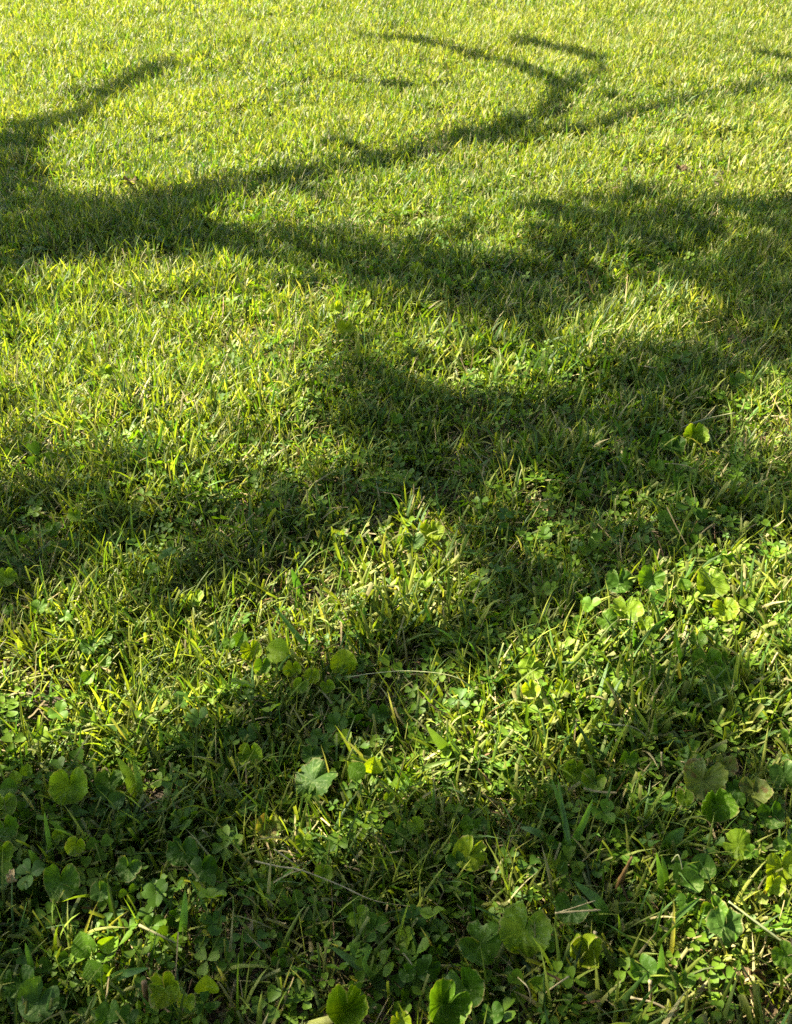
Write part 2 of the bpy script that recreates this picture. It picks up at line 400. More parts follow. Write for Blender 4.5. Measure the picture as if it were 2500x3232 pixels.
def disc_leaf(kind, rad, cup, seed, tone):
    """polar leaf; stalk joins at the origin. returns V, F, uv, colours"""
    g = np.random.default_rng(seed)
    nr, ns = (11, 84) if rad > .012 else (7, 48)
    ph = np.linspace(0, 2*np.pi, ns, endpoint=False)
    ang = (ph - np.pi/2) % (2*np.pi)               # 0 at the -Y notch
    dn = np.minimum(ang, 2*np.pi-ang)               # distance from the notch
    if kind == 'M':
        Rr = 1 + .10*np.sin(ph) + .05*np.abs(np.cos(3.5*(ph-np.pi/2)))-.02
        Rr *= 1 + .045*np.abs(np.sin(10.5*ph+g.uniform(0, 3))) + .02*g.standard_normal(ns)
        ncut = g.uniform(.25, .45)
    elif kind == 'H':
        Rr = 1 + .12*np.sin(ph) + .012*g.standard_normal(ns); ncut = g.uniform(.3, .5)
    else:                                            # dead
        Rr = 1 + .25*np.sin(2*ph+g.uniform(0, 6)) + .12*np.sin(5*ph+g.uniform(0, 6)) + .06*g.standard_normal(ns); ncut = .1
    notch = .12 + .88*np.clip(dn/ncut, 0, 1)**.6
    Rr = Rr*notch
    # a bite or two out of the rim
    for _ in range(g.integers(0, 3)):
        b = g.uniform(0, 2*np.pi); dd = np.abs((ph-b+np.pi) % (2*np.pi)-np.pi); Rr *= 1-.22*np.exp(-(dd/.09)**2)
    rr = (np.arange(1, nr+1)/nr)**.85
    r2, p2 = np.meshgrid(rr, ph, indexing='ij')
    RR = r2*Rr[None]*rad
    x = RR*np.cos(p2); y = RR*np.sin(p2)
    pl = .085 if kind == 'M' else .03
    z = -pl*RR*np.abs(np.sin(3.5*(p2-np.pi/2))) + .02*rad*np.sin(14*p2+g.uniform(0, 6))*r2**3
    z += cup*rad*r2**2 + .24*rad*r2**2*np.sin(2*p2+g.uniform(0, 6)) + .17*rad*r2**3*np.sin(3*p2+g.uniform(0, 6)) + .06*rad*r2**4*np.sin(8*p2+g.uniform(0, 6))
    z += .10*rad*r2*np.abs(np.cos(p2))*(kind != 'D') + .16*rad*(noise(x*1., y*1., 1/(rad*.28), seed)-.5)*r2
    if kind == 'D':
        z += .5*rad*r2**2*np.sin(2*p2+1) + .25*rad*(noise(x, y, 1/(rad*.3), seed+4)-.5)
    if cup > .8:                                     # strongly cupped: pull the rim in
        k = 1-.38*(cup-.5)*r2**2; x = x*k; y = y*k
    y = y - 0*y
    V = np.concatenate([[[0, 0, 0]], np.stack([x, y, z], -1).reshape(-1, 3)])
    F = [(0, 1+i, 1+(i+1) % ns) for i in range(ns)]
    for a in range(nr-1):
        for i in range(ns):
            F.append((1+a*ns+i, 1+(a+1)*ns+i, 1+(a+1)*ns+(i+1) % ns, 1+a*ns+(i+1) % ns))
    uv = np.concatenate([[[0, 0]], np.stack([p2/(2*np.pi)+.25, r2], -1).reshape(-1, 2)])
    c = np.array(TONE[tone]); C = np.tile(c, (len(V), 1))*g.uniform(.88, 1.12)
    nz = np.append(0, fbm(x, y, 1/(rad*.5), seed+9).ravel()); rim = uv[:, 1]
    if tone in ('yellow', 'rust', 'lime'):
        m = np.clip((nz-.5)*4, 0, 1)[:, None]*.6; C = C*(1-m) + np.array(TONE['green'])*m
    if tone in ('rust', 'yellow') or kind == 'M':
        b = np.clip((rim-.93)*14, 0, 1)*np.clip((nz-.42)*6, 0, 1); b = (b*(.9 if tone in ('rust', 'yellow') else .6))[:, None]
        C = C*(1-b)+np.array([.34, .25, .12])*b
    if tone == 'rust':
        b = (np.clip((nz-.62)*9, 0, 1)*.8)[:, None]; C = C*(1-b)+np.array([.14, .08, .03])*b
    return V, F, uv, C

def oval_leaf(rad, fold, seed, tone, notch=False, el=1.35):
    g = np.random.default_rng(seed); nu, nv = 6, 11
    t = np.linspace(0, 1, nv); wd = np.sin(np.pi*t**.85)**.75*.5
    if notch: wd = (np.sin(np.pi*np.clip(t*.93+.02, 0, 1)**1.25)**.7)*.52
    V = []; uv = []
    for j in range(nv):
        for i in range(-nu, nu+1):
            s = i/nu; x = s*wd[j]*rad*2; y = t[j]*rad*2*el*.74
            if notch and t[j] > .8: y -= (1-abs(s))**2*(t[j]-.8)*rad*1.3
            z = fold*abs(x) + .12*rad*math.sin(3.2*t[j]) + .03*rad*math.sin(9*t[j]+seed)*s
            V.append((x, y, z)); uv.append(((t[j]*.9+abs(s)*.15), abs(s)))
    n = 2*nu+1; F = [(j*n+i, j*n+i+1, (j+1)*n+i+1, (j+1)*n+i) for j in range(nv-1) for i in range(n-1)]
    C = np.tile(np.array(TONE[tone])*g.uniform(.88, 1.12), (len(V), 1))
    return np.array(V), F, np.array(uv), C

def tri_leaf(rad, seed, tone, n=3):
    """three leaflets joined at the stalk, as one leaf surface"""
    Vs, Fs, us, cs = [], [], [], []; g = np.random.default_rng(seed); off = 0
    for k in range(n):
        V, F, uv, C = oval_leaf(rad*.52, g.uniform(.15, .45), seed*3+k, tone, notch=True, el=g.uniform(1.1, 1.35))
        a = 2*math.pi*k/n + g.uniform(-.2, .2); el = g.uniform(.0, .4)
        M = np.array(Matrix.Rotation(a, 3, 'Z') @ Matrix.Rotation(el, 3, 'X'))
        V = (V + [0, rad*.04, 0])@M.T
        Vs.append(V); Fs += [tuple(i+off for i in f) for f in F]; us.append(uv); cs.append(C); off += len(V)
    return np.concatenate(Vs), Fs, np.concatenate(us), np.concatenate(cs)

EXCL = []            # x, y, radius, length factor: the lawn is lower right under and before a big leaf
seedc = [100]
def add_leaf(root, kind, px, py, wpx, spin=0, tilt=20, roll=0, cup=.15, tone='green', z=.045, stem=True, label=None):
    seedc[0] += 1; sd = seedc[0]
    P = at(px, py, z); dist = (P-Vector((0, 0, CAM_H))).length
    rad = .82*wpx*dist/FPX/2; z -= .009*(kind in 'MH')
    if kind in 'MHD': V, F, uv, C = disc_leaf(kind, rad, cup, sd, tone)
    elif kind == 'O': V, F, uv, C = oval_leaf(rad*1.05, .3+cup, sd, tone); V = V - [0, rad*.95, 0]
    else: V, F, uv, C = tri_leaf(rad*.98, sd, tone)
    Mx = Matrix.Rotation(R(roll), 3, 'Y') @ Matrix.Rotation(R(tilt), 3, 'X') @ Matrix.Rotation(R(spin), 3, 'Z')
    V = V@np.array(Mx).T
    o = mesh_obj('leaf', V, F, M_dead if kind == 'D' else (M_clover if kind == 'T' else M_leaf), parent=root, colr=C, uv=uv)
    rp = Vector(root.location); o.location = P-rp
    if label: o['label'] = label
    EXCL.append((P.x, P.y, max(rad, .008), z))
    if stem:
        b = Vector((rp.x + rng.uniform(-.006, .006), rp.y + rng.uniform(-.004, .008), float(height(rp.x, rp.y))))-rp
        start = (P-rp) - (Vector((0, 0, .0006)) if kind != 'O' else -Vector(V[6]))
        mid = (b+start)/2 + Vector((rng.uniform(-.006, .006), .004, .004))
        sp = spline([b, mid, start], 6); r = max(.0006, rad*.045)
        v_, f_ = tube(sp, [r]*len(sp), 6)
        tc = np.array([.13, .17, .05]); mesh_obj('stem', v_, f_, M_grass, parent=root, colr=np.tile(tc, (len(v_), 1)), uv=np.zeros((len(v_), 2)))
    return o

def plant(name, label, cat, leaves, base=None, group='broad leaved weeds in the lawn'):
    if base is None:
        base = (sum(l[1] for l in leaves)/len(leaves), sum(l[2]+.35*l[3] for l in leaves)/len(leaves))
    P = at(base[0], base[1], 0.0)
    root = empty(name, P); tag(root, label, cat, group)
    for l in leaves: add_leaf(root, *l)
    return root

PL = [
# --- lower edge, centre right
('mallow_plant', 'pale lit mallow with one large scalloped leaf and a lobed leaf at its left', 'weed',
  [('M',1655,2940,175,-25,38,-8,.1,'lime'), ('M',1515,2985,150,60,18,10,.25,'green')], (1615,3010)),
('mallow_plant', 'mallow leaf folded into a glowing pocket under two crossed pale straws', 'weed',
  [('M',1835,2965,140,20,66,18,1.0,'yellow'), ('M',1806,2872,115,0,12,-6,.1,'deep')], (1850,3030)),
('mallow_plant', 'dark mallow rosette with insect holes and pale curled rim at the lower edge, centre right', 'weed',
  [('M',1470,3120,140,10,40,-20,.3,'deep'), ('M',1395,3170,170,-30,35,15,.85,'green'), ('H',1555,3200,75,10,20,0,.1,'deep')], (1450,3225)),
('clover_plant', 'dark round two-leaflet clover with dry white rim beside the insect-eaten mallow', 'weed',
  [('H',1348,3060,90,-30,35,10,.1,'deep'), ('H',1288,3072,62,35,42,-10,.2,'deep')], (1325,3130)),
('mallow_plant', 'cupped mallow leaf like a small bowl with crinkled white rim on the bottom edge', 'weed',
  [('M',1085,3192,185,10,24,10,1.25,'lime')], (1080,3240)),
('sorrel_plant', 'yellow-green upright pair of leaves near the bottom edge, left of the bowl-shaped mallow', 'weed',
  [('M',535,3110,120,0,60,-20,.6,'yellow'), ('O',655,3108,80,10,78,10,.1,'yellow'), ('M',590,3160,60,0,60,0,.3,'yellow')], (585,3205)),
# --- bottom left
('clover_plant', 'large dark clover with creased leaflets in the bottom left corner', 'weed',
  [('H',118,3160,135,-20,30,10,.2,'grey'), ('H',70,3105,105,30,34,0,.15,'deep'), ('H',8,3095,70,0,35,0,.1,'deep')], (90,3225)),
('clover_plant', 'bright upright oval leaflets of a clover at lower left, striped by thin shadows', 'weed',
  [('O',272,2982,88,18,55,-10,.1,'green'), ('O',333,2975,60,-30,60,35,.3,'lime'), ('O',300,3060,70,40,50,0,.2,'green')], (300,3090)),
('clover_plant', 'dark rounded clover leaf touching the bottom edge, right of the creased corner clover', 'weed',
  [('H',345,3200,80,10,35,0,.1,'deep'), ('H',405,3205,62,-20,30,10,.1,'deep')], (370,3240)),
('mallow_plant', 'shaded mallow of two wide leaves, one with a hole, at the lower left', 'weed',
  [('M',195,2785,125,0,48,0,.2,'green'), ('M',405,2742,90,-40,50,-25,.2,'grey'), ('M',320,2812,70,20,50,0,.3,'grey')], (290,2860)),
('mallow_plant', 'bright yellowish mallow folded like an open shell, left side above the shaded pair', 'weed',
  [('M',222,2482,130,15,45,15,.6,'lime'), ('M',345,2468,92,0,30,-5,.2,'green'), ('O',368,2528,62,-55,40,0,.1,'grey')], (290,2560)),
('clover_plant', 'sunlit three-leaflet clover standing at the left edge, leaflets spread upright', 'weed',
  [('O',52,2455,48,25,50,0,.2,'lime'), ('O',88,2432,44,-10,60,0,.3,'lime'), ('O',30,2488,62,95,35,0,.2,'green')], (62,2505)),
('mallow_plant', 'yellow-green mallow leaves cut by the left edge, one above the other', 'weed',
  [('M',5,2690,85,0,55,10,.5,'lime'), ('M',12,2545,90,0,40,0,.2,'lime'), ('M',25,2610,85,20,60,0,.3,'green')], (20,2760)),
('mallow_plant', 'small crumpled yellow mallow above the shaded leaf with a hole', 'weed',
  [('M',187,2635,42,0,60,0,.6,'lime'), ('M',238,2670,66,0,50,20,.6,'yellow')], (215,2730)),
# --- centre
('mallow_plant', 'grey-green tilted mallow leaf hanging over a dark hollow left of centre', 'weed',
  [('M',988,2466,165,-55,22,-28,-.15,'grey'), ('M',985,2385,80,0,15,0,.1,'deep')], (1035,2500)),
('clover_plant', 'upright glowing oval clover leaflet split by a dark midrib, beside the grey tilted leaf', 'weed',
  [('O',1177,2416,74,-5,78,5,.05,'yellow'), ('O',1128,2434,70,55,45,0,.4,'green')], (1170,2470)),
('mallow_plant', 'dark heart-shaped leaf over a rusty yellow one, left of centre', 'weed',
  [('H',785,2316,72,25,30,0,.1,'grey'), ('M',792,2382,92,0,55,0,.4,'lime')], (800,2420)),
('mallow_plant', 'brightest yellow heart-shaped leaf standing upright in the sun, centre', 'weed',
  [('M',1086,2088,100,175,68,10,.1,'yellow')], (1095,2160)),
('clover_plant', 'pair of pale speckled round leaflets left of the crumpled yellow leaf', 'weed',
  [('H',722,2032,50,0,45,0,.1,'green'), ('O',758,2020,60,-20,50,10,.1,'green')], (745,2070)),
('mallow_plant', 'crumpled yellow-green mallow beside the pale speckled leaflets', 'weed',
  [('M',795,2052,80,20,60,10,.5,'yellow'), ('M',830,2100,64,0,60,0,.5,'green')], (805,2120)),
('mallow_plant', 'cluster of small curled lime mallow leaves left of the brightest upright leaf', 'weed',
  [('O',880,2056,92,65,40,-10,.2,'lime'), ('M',925,2110,66,0,60,0,.7,'yellow'), ('M',985,2135,62,0,55,0,.5,'yellow'), ('M',1035,2165,56,20,65,0,.5,'lime'), ('M',950,2165,60,-20,50,0,.4,'lime')], (965,2200)),
('mallow_plant', 'tiny cupped mallow leaves with pale rims just left of the broad double blade', 'weed',
  [('M',1212,2472,36,0,50,0,.6,'yellow'), ('M',1228,2515,40,0,55,0,.8,'lime')], (1225,2550)),
('mallow_plant', 'yellow crinkled mallow leaf with a dark leaf laid over it, below centre', 'weed',
  [('M',1480,2700,122,-20,32,10,.2,'yellow'), ('H',1440,2718,66,20,36,0,.1,'deep')], (1470,2765)),
('clover_plant', 'pair of half-lit clover leaflets joined at the base above the yellow crinkled leaf', 'weed',
  [('O',1475,2598,56,10,60,0,.1,'green'), ('O',1515,2600,54,-35,55,0,.1,'grey'), ('H',1480,2640,46,90,30,0,.1,'green')], (1500,2650)),
('mallow_plant', 'square-looking lime leaf lit below the broad double blade', 'weed',
  [('M',1314,2605,62,45,50,0,.2,'lime')], (1320,2650)),
('mallow_plant', 'long pale crinkled mallow leaves in the sun right of centre', 'weed',
  [('M',1810,2440,92,0,40,15,.4,'lime'), ('M',1868,2468,88,-40,30,0,.4,'lime')], (1840,2520)),
# --- right side, lower
('clover_plant', 'deep green clover of three large leaflets shading a dark hollow at lower right', 'weed',
  [('O',2160,2755,88,25,50,-10,.2,'deep'), ('O',2215,2735,88,-30,35,5,.1,'deep'), ('O',2185,2785,76,-70,25,0,.1,'deep'), ('H',2165,2850,66,0,40,0,.1,'deep')], (2200,2850)),
('mallow_plant', 'big grey-green mallow leaf with white flecks in the lower right shade', 'weed',
  [('M',2285,2925,118,0,30,10,.2,'grey'), ('M',2255,2875,90,30,35,0,.2,'green')], (2290,2985)),
('mallow_plant', 'scorched pale yellow mallow with a brown frilled edge, cut by the right edge', 'weed',
  [('M',2468,2740,120,0,55,-10,.3,'yellow'), ('M',2440,2790,70,0,60,0,.5,'yellow'), ('M',2400,2830,50,0,50,0,.3,'rust')], (2470,2860)),
('mallow_plant', 'lobed mid-green leaf at the right edge beside the dead brown leaf', 'weed',
  [('M',2475,3015,85,30,40,0,.1,'green')], (2480,3080)),
('clover_plant', 'clover with two heart-shaped leaflets just left of the dead brown leaf', 'weed',
  [('H',2118,3095,55,0,45,0,.1,'green'), ('H',2168,3092,56,-20,40,0,.1,'green'), ('H',2030,3060,95,20,25,0,.1,'deep')], (2140,3140)),
('mallow_plant', 'funnel-shaped mallow leaf with torn rim in the right-hand shade', 'weed',
  [('M',2248,2535,140,0,58,0,.95,'green')], (2285,2650)),
('mallow_plant', 'blotched yellow mallow with brown burnt edge behind the torn funnel leaf', 'weed',
  [('M',2215,2465,150,-30,30,0,.25,'rust'), ('M',2290,2420,80,0,35,0,.3,'rust'), ('M',2160,2520,60,0,40,0,.3,'lime')], (2230,2500)),
('clover_plant', 'dark rounded clover of three leaflets right of the torn funnel leaf', 'weed',
  [('H',2318,2490,60,20,25,0,.1,'deep'), ('H',2352,2482,56,-30,30,0,.1,'deep'), ('H',2330,2520,50,180,20,0,.1,'deep')], (2335,2550)),
('mallow_plant', 'rusty mottled mallow and a dark smooth leaf near the right edge', 'weed',
  [('M',2378,2500,105,0,30,0,.3,'rust'), ('H',2430,2575,96,10,42,0,.4,'deep')], (2405,2620)),
('mallow_plant', 'pale grey-green toothed leaf cut by the right edge', 'weed',
  [('M',2478,2448,100,0,52,-20,.1,'grey'), ('M',2490,2325,62,0,40,0,.3,'green')], (2490,2500)),
('mallow_plant', 'ragged yellow-green leaf and small clover below the torn funnel leaf', 'weed',
  [('M',2330,2670,100,60,30,0,.2,'lime'), ('T',2370,2690,60,0,30,0,.1,'green'), ('O',2455,2665,44,0,45,0,.1,'deep')], (2345,2720)),
('mallow_plant', 'wide dark leaf in half shade left of the dry blades on the right', 'weed',
  [('H',1985,2395,66,0,55,0,.2,'green')], (1985,2450)),
# --- right side, middle
('mallow_plant', 'pale sunlit mallow leaf with folded side, right of the speckled mallow', 'weed',
  [('M',2055,1828,98,-30,48,-10,.2,'green'), ('M',1955,1840,105,0,30,0,.1,'deep')], (2050,1900)),
('mallow_plant', 'broad flat lime mallow leaf topped by thin blades at the right', 'weed',
  [('M',2245,1842,128,10,32,10,.1,'lime'), ('O',2158,1845,48,10,50,0,.2,'green'), ('M',2290,1925,88,0,45,-20,.3,'yellow')], (2250,1925)),
('mallow_plant', 'white-speckled scalloped mallow at right, two overlapping leaves', 'weed',
  [('M',1980,1928,112,0,32,0,.15,'lime'), ('M',1918,1962,80,40,32,0,.15,'green'), ('M',2035,1970,60,0,40,0,.3,'lime')], (1985,2000)),
('clover_plant', 'dark two-lobed clover leaf above the broad flat lime mallow', 'weed',
  [('H',2252,1765,50,10,45,0,.1,'green'), ('H',2292,1762,50,-20,45,0,.1,'green')], (2270,1800)),
('mallow_plant', 'stack of three shaded mallow leaves at the right, one tucked under another', 'weed',
  [('M',2228,2092,108,0,46,0,.2,'green'), ('M',2285,2145,112,0,28,0,.1,'green'), ('H',2246,2188,72,0,30,0,.1,'grey'), ('M',2200,2020,64,0,40,0,.2,'green')], (2260,2220)),
('clover_plant', 'bright heart-shaped leaf half in sun, left of a short tan stub', 'weed',
  [('H',1932,2168,70,0,50,0,.1,'lime'), ('H',2052,2120,52,0,40,0,.1,'green')], (1940,2210)),
('mallow_plant', 'bright lobed leaf above two lime leaves right of centre', 'weed',
  [('M',1675,2112,94,-35,40,0,.1,'lime'), ('M',1675,2178,68,20,52,0,.3,'yellow'), ('M',1778,2170,66,0,55,0,.4,'yellow')], (1690,2215)),
('mallow_plant', 'shaded mallow with a bright frilled rim near the middle of the lawn', 'weed',
  [('M',1365,1680,92,20,38,0,.3,'yellow'), ('M',1305,1712,84,0,25,0,.3,'deep')], (1330,1755)),
('mallow_plant', 'sunlit lime mallow leaf lying low just below the frilled mallow', 'weed',
  [('M',1335,1832,72,0,30,0,.2,'lime'), ('M',1500,1850,50,0,30,0,.2,'lime')], (1360,1870)),
('mallow_plant', 'mallow leaf like an open fan on a thin stalk, upper right shade edge', 'weed',
  [('M',2187,1372,88,0,68,0,.8,'lime'), ('M',2120,1410,92,-20,28,0,.3,'deep'), ('M',2070,1475,58,0,35,0,.3,'green')], (2175,1480)),
('mallow_plant', 'round pale mallow leaf behind the open fan leaf, far right', 'weed',
  [('H',2322,1200,58,0,42,0,.3,'green'), ('H',2272,1250,36,0,35,0,.1,'green')], (2305,1260)),
('clover_plant', 'small bright heart-shaped leaf in shade right of centre', 'weed',
  [('H',2098,1632,58,180,35,0,.1,'green'), ('H',2276,1610,38,0,45,0,.1,'deep'), ('H',2215,1625,44,0,45,0,.1,'deep')], (2180,1670)),
('pennywort_leaf', 'single round pale green leaf standing in the shaded middle of the lawn', 'weed',
  [('H',1252,1322,46,0,58,0,.05,'green')], (1252,1360)),
('mallow_plant', 'lemon-yellow lobed foliage at the tip of the upper middle shade', 'weed',
  [('M',1058,978,52,0,45,0,.4,'yellow'), ('M',1090,1040,66,0,45,0,.3,'yellow'), ('M',1150,955,50,20,35,0,.3,'yellow')], (1095,1080)),
('mallow_plant', 'small lime leaf lit against the upper shade band', 'weed',
  [('M',1312,852,50,0,30,0,.3,'yellow'), ('H',1410,888,32,0,40,0,.1,'green')], (1330,880)),
('clover_plant', 'small pale round leaf standing up at the far left of the long sunlit patch', 'weed',
  [('H',845,935,30,0,60,0,.1,'lime')], (850,960)),
('mallow_plant', 'pale speckled leaf in the sunlit patch at left middle', 'weed',
  [('M',335,1178,56,0,38,0,.2,'lime'), ('M',255,1345,46,0,40,0,.3,'lime')], (310,1215)),
('mallow_plant', 'yellow-green leaf in the left shade with dry grass above it', 'weed',
  [('M',235,1628,52,0,50,0,.3,'lime'), ('M',170,1670,60,20,30,0,.2,'green'), ('M',20,1825,70,0,45,0,.2,'lime')], (200,1700)),
('mallow_plant', 'flecked pale leaf pair low at the left edge of the middle shade', 'weed',
  [('H',125,1915,62,0,38,0,.1,'green'), ('H',160,1925,40,-30,38,0,.1,'lime'), ('T',205,1945,56,0,35,0,.1,'green'), ('H',25,1925,40,0,45,0,.1,'green')], (140,1970)),
('clover_plant', 'large dark clover leaf of two round lobes at left, above the sunlit tufts', 'weed',
  [('H',325,2015,66,-30,32,0,.1,'green'), ('H',285,2040,70,30,30,0,.1,'deep'), ('H',333,2090,48,0,36,0,.1,'green'), ('O',280,2140,50,-40,40,0,.3,'green')], (305,2110)),
('mallow_plant', 'triangular lime leaf in half shade left of centre', 'weed',
  [('M',620,1890,66,0,45,-20,.2,'lime')], (625,1925)),
('clover_plant', 'dark pair of round leaves in the hollow right of the brightest upright leaf', 'weed',
  [('H',1195,2255,78,0,35,0,.1,'deep'), ('H',1228,2300,40,0,35,0,.1,'grey')], (1215,2320)),
('mallow_plant', 'dim mallow leaves in the shaded strip left of the grey tilted leaf', 'weed',
  [('M',575,2690,110,0,35,0,.2,'deep'), ('H',640,2745,100,0,30,0,.1,'deep')], (590,2760)),
('mallow_plant', 'lime mallow leaf beside a pale bent straw at lower middle', 'weed',
  [('M',1022,2758,66,0,45,0,.4,'lime'), ('M',960,2655,64,0,50,0,.3,'lime')], (1010,2800)),
('dock_leaf', 'olive-yellow leaf with fine ribs poking from the dark hollow left of centre', 'weed',
  [('M',850,2605,86,0,55,0,.5,'rust')], (860,2660)),
('mallow_plant', 'upright small lime clover and leaf at the bottom centre right of the bowl-shaped mallow', 'weed',
  [('M',1265,3225,70,0,50,0,.3,'yellow')], (1265,3245)),
('dead_leaf', 'dead brown curled leaf lying between dry stalks at the lower right', 'dead leaf',
  [('D',2255,3092,84,0,40,0,.2,'dead',.022,False), ('D',2370,3090,90,40,40,10,.2,'dead',.022,False), ('D',2410,3190,70,80,30,0,.2,'dead',.015,False)], (2320,3130)),
('dead_leaf', 'small rusty dead leaf in the upper right shade', 'dead leaf',
  [('D',2158,997,32,0,30,0,.2,'rust',.03,False)], (2158,1005)),
('dead_leaf', 'dark brown dead scrap on the sunlit far lawn at right', 'dead leaf',
  [('D',2150,530,34,0,40,0,.2,'dead',.04,False)], (2150,540)),
('dead_leaf', 'dark brown dead scrap on the sunlit far lawn at left', 'dead leaf',
  [('D',415,572,48,0,20,0,.2,'dead',.04,False)], (415,580)),
('dead_leaf', 'pale tan crumpled leaf scrap at the left edge low down', 'dead leaf',
  [('D',38,2765,38,0,50,0,.3,'tan',.045,False)], (38,2790)),
]
for nm, lab, cat_, lv, bs in PL:
    plant(nm, lab, cat_, lv, bs, 'dead leaves on the lawn' if cat_ == 'dead leaf' else 'broad leaved weeds in the lawn')

# small individual clovers of the foreground, described by the plant they grow beside
ANCH = [(at(b[0], b[1]), l) for _, l, c, _, b in PL]
SHORT = {}
def short(l):
    return l.split(',')[0]
protos = []
def small_clover(i):
    root = empty('small_clover', (0, 0, 0)); g = np.random.default_rng(900+i)
    V, F, uv, C = tri_leaf(.0115, 50+i, ['green', 'lime', 'deep', 'green'][i % 4])
    M = np.array(Euler((R(28+g.uniform(-15, 20)), R(g.uniform(-15, 15)), g.uniform(0, 6))).to_matrix())
    o = mesh_obj('leaf', V@M.T, F, M_clover, parent=root, colr=C, uv=uv); o.location = (0.004, 0, .036+g.uniform(-.006, .008))
    o2 = o.copy(); col.objects.link(o2); o2.parent = root; o2.location = (-.014, .008, .03); o2.rotation_euler = (0, .2, 2.1); o2.scale = (.8,)*3
    for q in (o, o2):
        v_, f_ = tube(spline([(0, 0, -.004), (q.location.x*.6, .003, q.location.z*.5), q.location], 4), [.0006]*9, 5)
        mesh_obj('stem', v_, f_, M_grass, parent=root, colr=np.tile([.12, .15, .05], (len(v_), 1)), uv=np.zeros((len(v_), 2)))
    return root
CL = [(250,1250),(180,1750),(470,1800),(540,1840),(440,1760),(1500,1640),(1590,1690),(1560,1850),(1700,1750),(1740,1930),(1600,2010),(1850,2000),
      (1700,1660),(1930,2030),(2060,1960),(2400,1770),(2440,1800),(2350,1980),(560,2400),(640,2360),(700,2230),(760,2260),(600,2280),(520,2300),
      (1060,2360),(1100,2400),(470,2860),(520,2920),(430,2960),(670,2940),(700,2990),(730,2700),(1180,3010),(1150,2960),(1870,2790),(1900,2660),
      (1940,2730),(1350,3000),(1320,2960),(1960,2780),(2090,1700),(160,2380),(110,2850),(220,2330),(1390,2290),(860,2340),(1730,2640),(1570,2480)]
used = {}
for i, (px, py) in enumerate(CL):
    P = at(px, py, .0)
    if i < 4: r_ = small_clover(i); protos.append(r_)
    else:
        src = protos[i % 4]; r_ = src.copy(); col.objects.link(r_)
        for ch in list(src.children):
            c_ = ch.copy(); col.objects.link(c_); c_.parent = r_
    r_.location = at(px, py+20, 0); r_.rotation_euler = (0, 0, (i*2.399) % 6.28); s_ = .8+.5*((i*.618) % 1); r_.scale = (s_,)*3
    best = sorted(range(len(ANCH)), key=lambda k: (ANCH[k][0]-P).length)
    hue = ['mid-green', 'lime', 'deep green', 'grassy green'][i % 4]; size = 'tiny' if s_ < .95 else 'small' if s_ < 1.15 else 'larger'
    for k in best:
        d = P-ANCH[k][0]
        dr = ('right of' if d.x > 0 else 'left of') if abs(d.x) > abs(d.y) else ('beyond' if d.y > 0 else 'in front of')
        if (k, dr) not in used: used[(k, dr)] = 1; break
    words = short(ANCH[k][1]).split()[:8]
    while words and words[-1] in ('and', 'with', 'a', 'of', 'in', 'the', 'at', 'by', 'its', 'on', 'into', 'two', 'like', 'near', 'over', 'one', 'to', 'above', 'under', 'beside', 'an', 'left', 'right', 'from'): words.pop()
    tag(r_, f"{size} {hue} clover {dr} the " + ' '.join(words), 'clover', 'small clovers scattered through the lawn')
    EXCL.append((r_.location.x, r_.location.y, .008, .035))

# ------------------------------------------------------------------ single dry stalks and broad blades
def stalk(label, pts, w0=2.2, w1=1.0, tone=(.55, .45, .22), name='dry_stalk', cat='dry stalk', group='dry stalks lying on the lawn'):
    """pts: (spot x, spot y, height above the ground in metres)"""
    P = [at(*p) for p in pts]; sp = spline(P, 7); base = Vector(sp[0])
    n = len(sp); g = np.random.default_rng(len(label)*7+n)
    rad = [.00036*(w0+(w1-w0)*i/(n-1))*(1+.15*g.standard_normal()) for i in range(n)]
    V, F = tube([Vector(p)-base for p in sp], rad, 6)
    C = np.tile(np.array(tone), (len(V), 1))*(.45+.35*g.random((len(V), 1)))
    o = mesh_obj(name, V, F, M_straw, colr=C, uv=np.zeros((len(V), 2))); o.location = base
    tag(o, label, cat, group); return o
ST = (.50, .42, .20)
stalk('long thin pale stalk arching right from the brightest upright leaf', [(1095,2138,.05),(1180,2125,.055),(1300,2118,.06),(1440,2138,.055),(1525,2205,.03)], 1.6, 1.0, (.42,.44,.2))
stalk('kinked pale straw running down right across the lower middle', [(805,2718,.05),(880,2735,.05),(955,2748,.05),(1075,2795,.045),(1180,2842,.045),(1300,2862,.03),(1420,2872,.02)], 2.4, 1.2, (.5,.43,.22))
stalk('short pale straw joining the kinked one from above', [(865,2680,.06),(925,2722,.05)], 2.2, 1.6)
stalk('upper of two pale straws crossed over the folded glowing pocket leaf', [(1752,2884,.055),(1820,2862,.058),(1880,2842,.06)], 1.8, 1.2)
stalk('lower level straw of the crossed pair over the folded pocket leaf', [(1752,2882,.06),(1830,2876,.06),(1896,2872,.06)], 2.2, 2.0)
stalk('flat cream stub leaning against the folded pocket leaf', [(1860,3035,.03),(1868,2990,.04),(1880,2940,.05)], 5, 4, (.62,.52,.30))
stalk('long grey-green rod lying slanted in the lower right corner', [(2300,2845,.05),(2360,2890,.05),(2478,2978,.045)], 2.6, 2.6, (.30,.34,.16))
stalk('thick pale rod lying across shade above the open fan leaf', [(2150,1350,.05),(2230,1322,.055),(2320,1303,.055)], 3.4, 3, (.42,.42,.2))
stalk('curved pale stem lying below the open fan leaf', [(2068,1466,.045),(2130,1464,.05),(2190,1478,.045),(2250,1502,.03)], 2, 1.5)
stalk('pale slanted straw in the dark middle, right of centre', [(1565,1505,.02),(1520,1452,.04),(1478,1402,.06)], 3, 2, (.5,.46,.22))
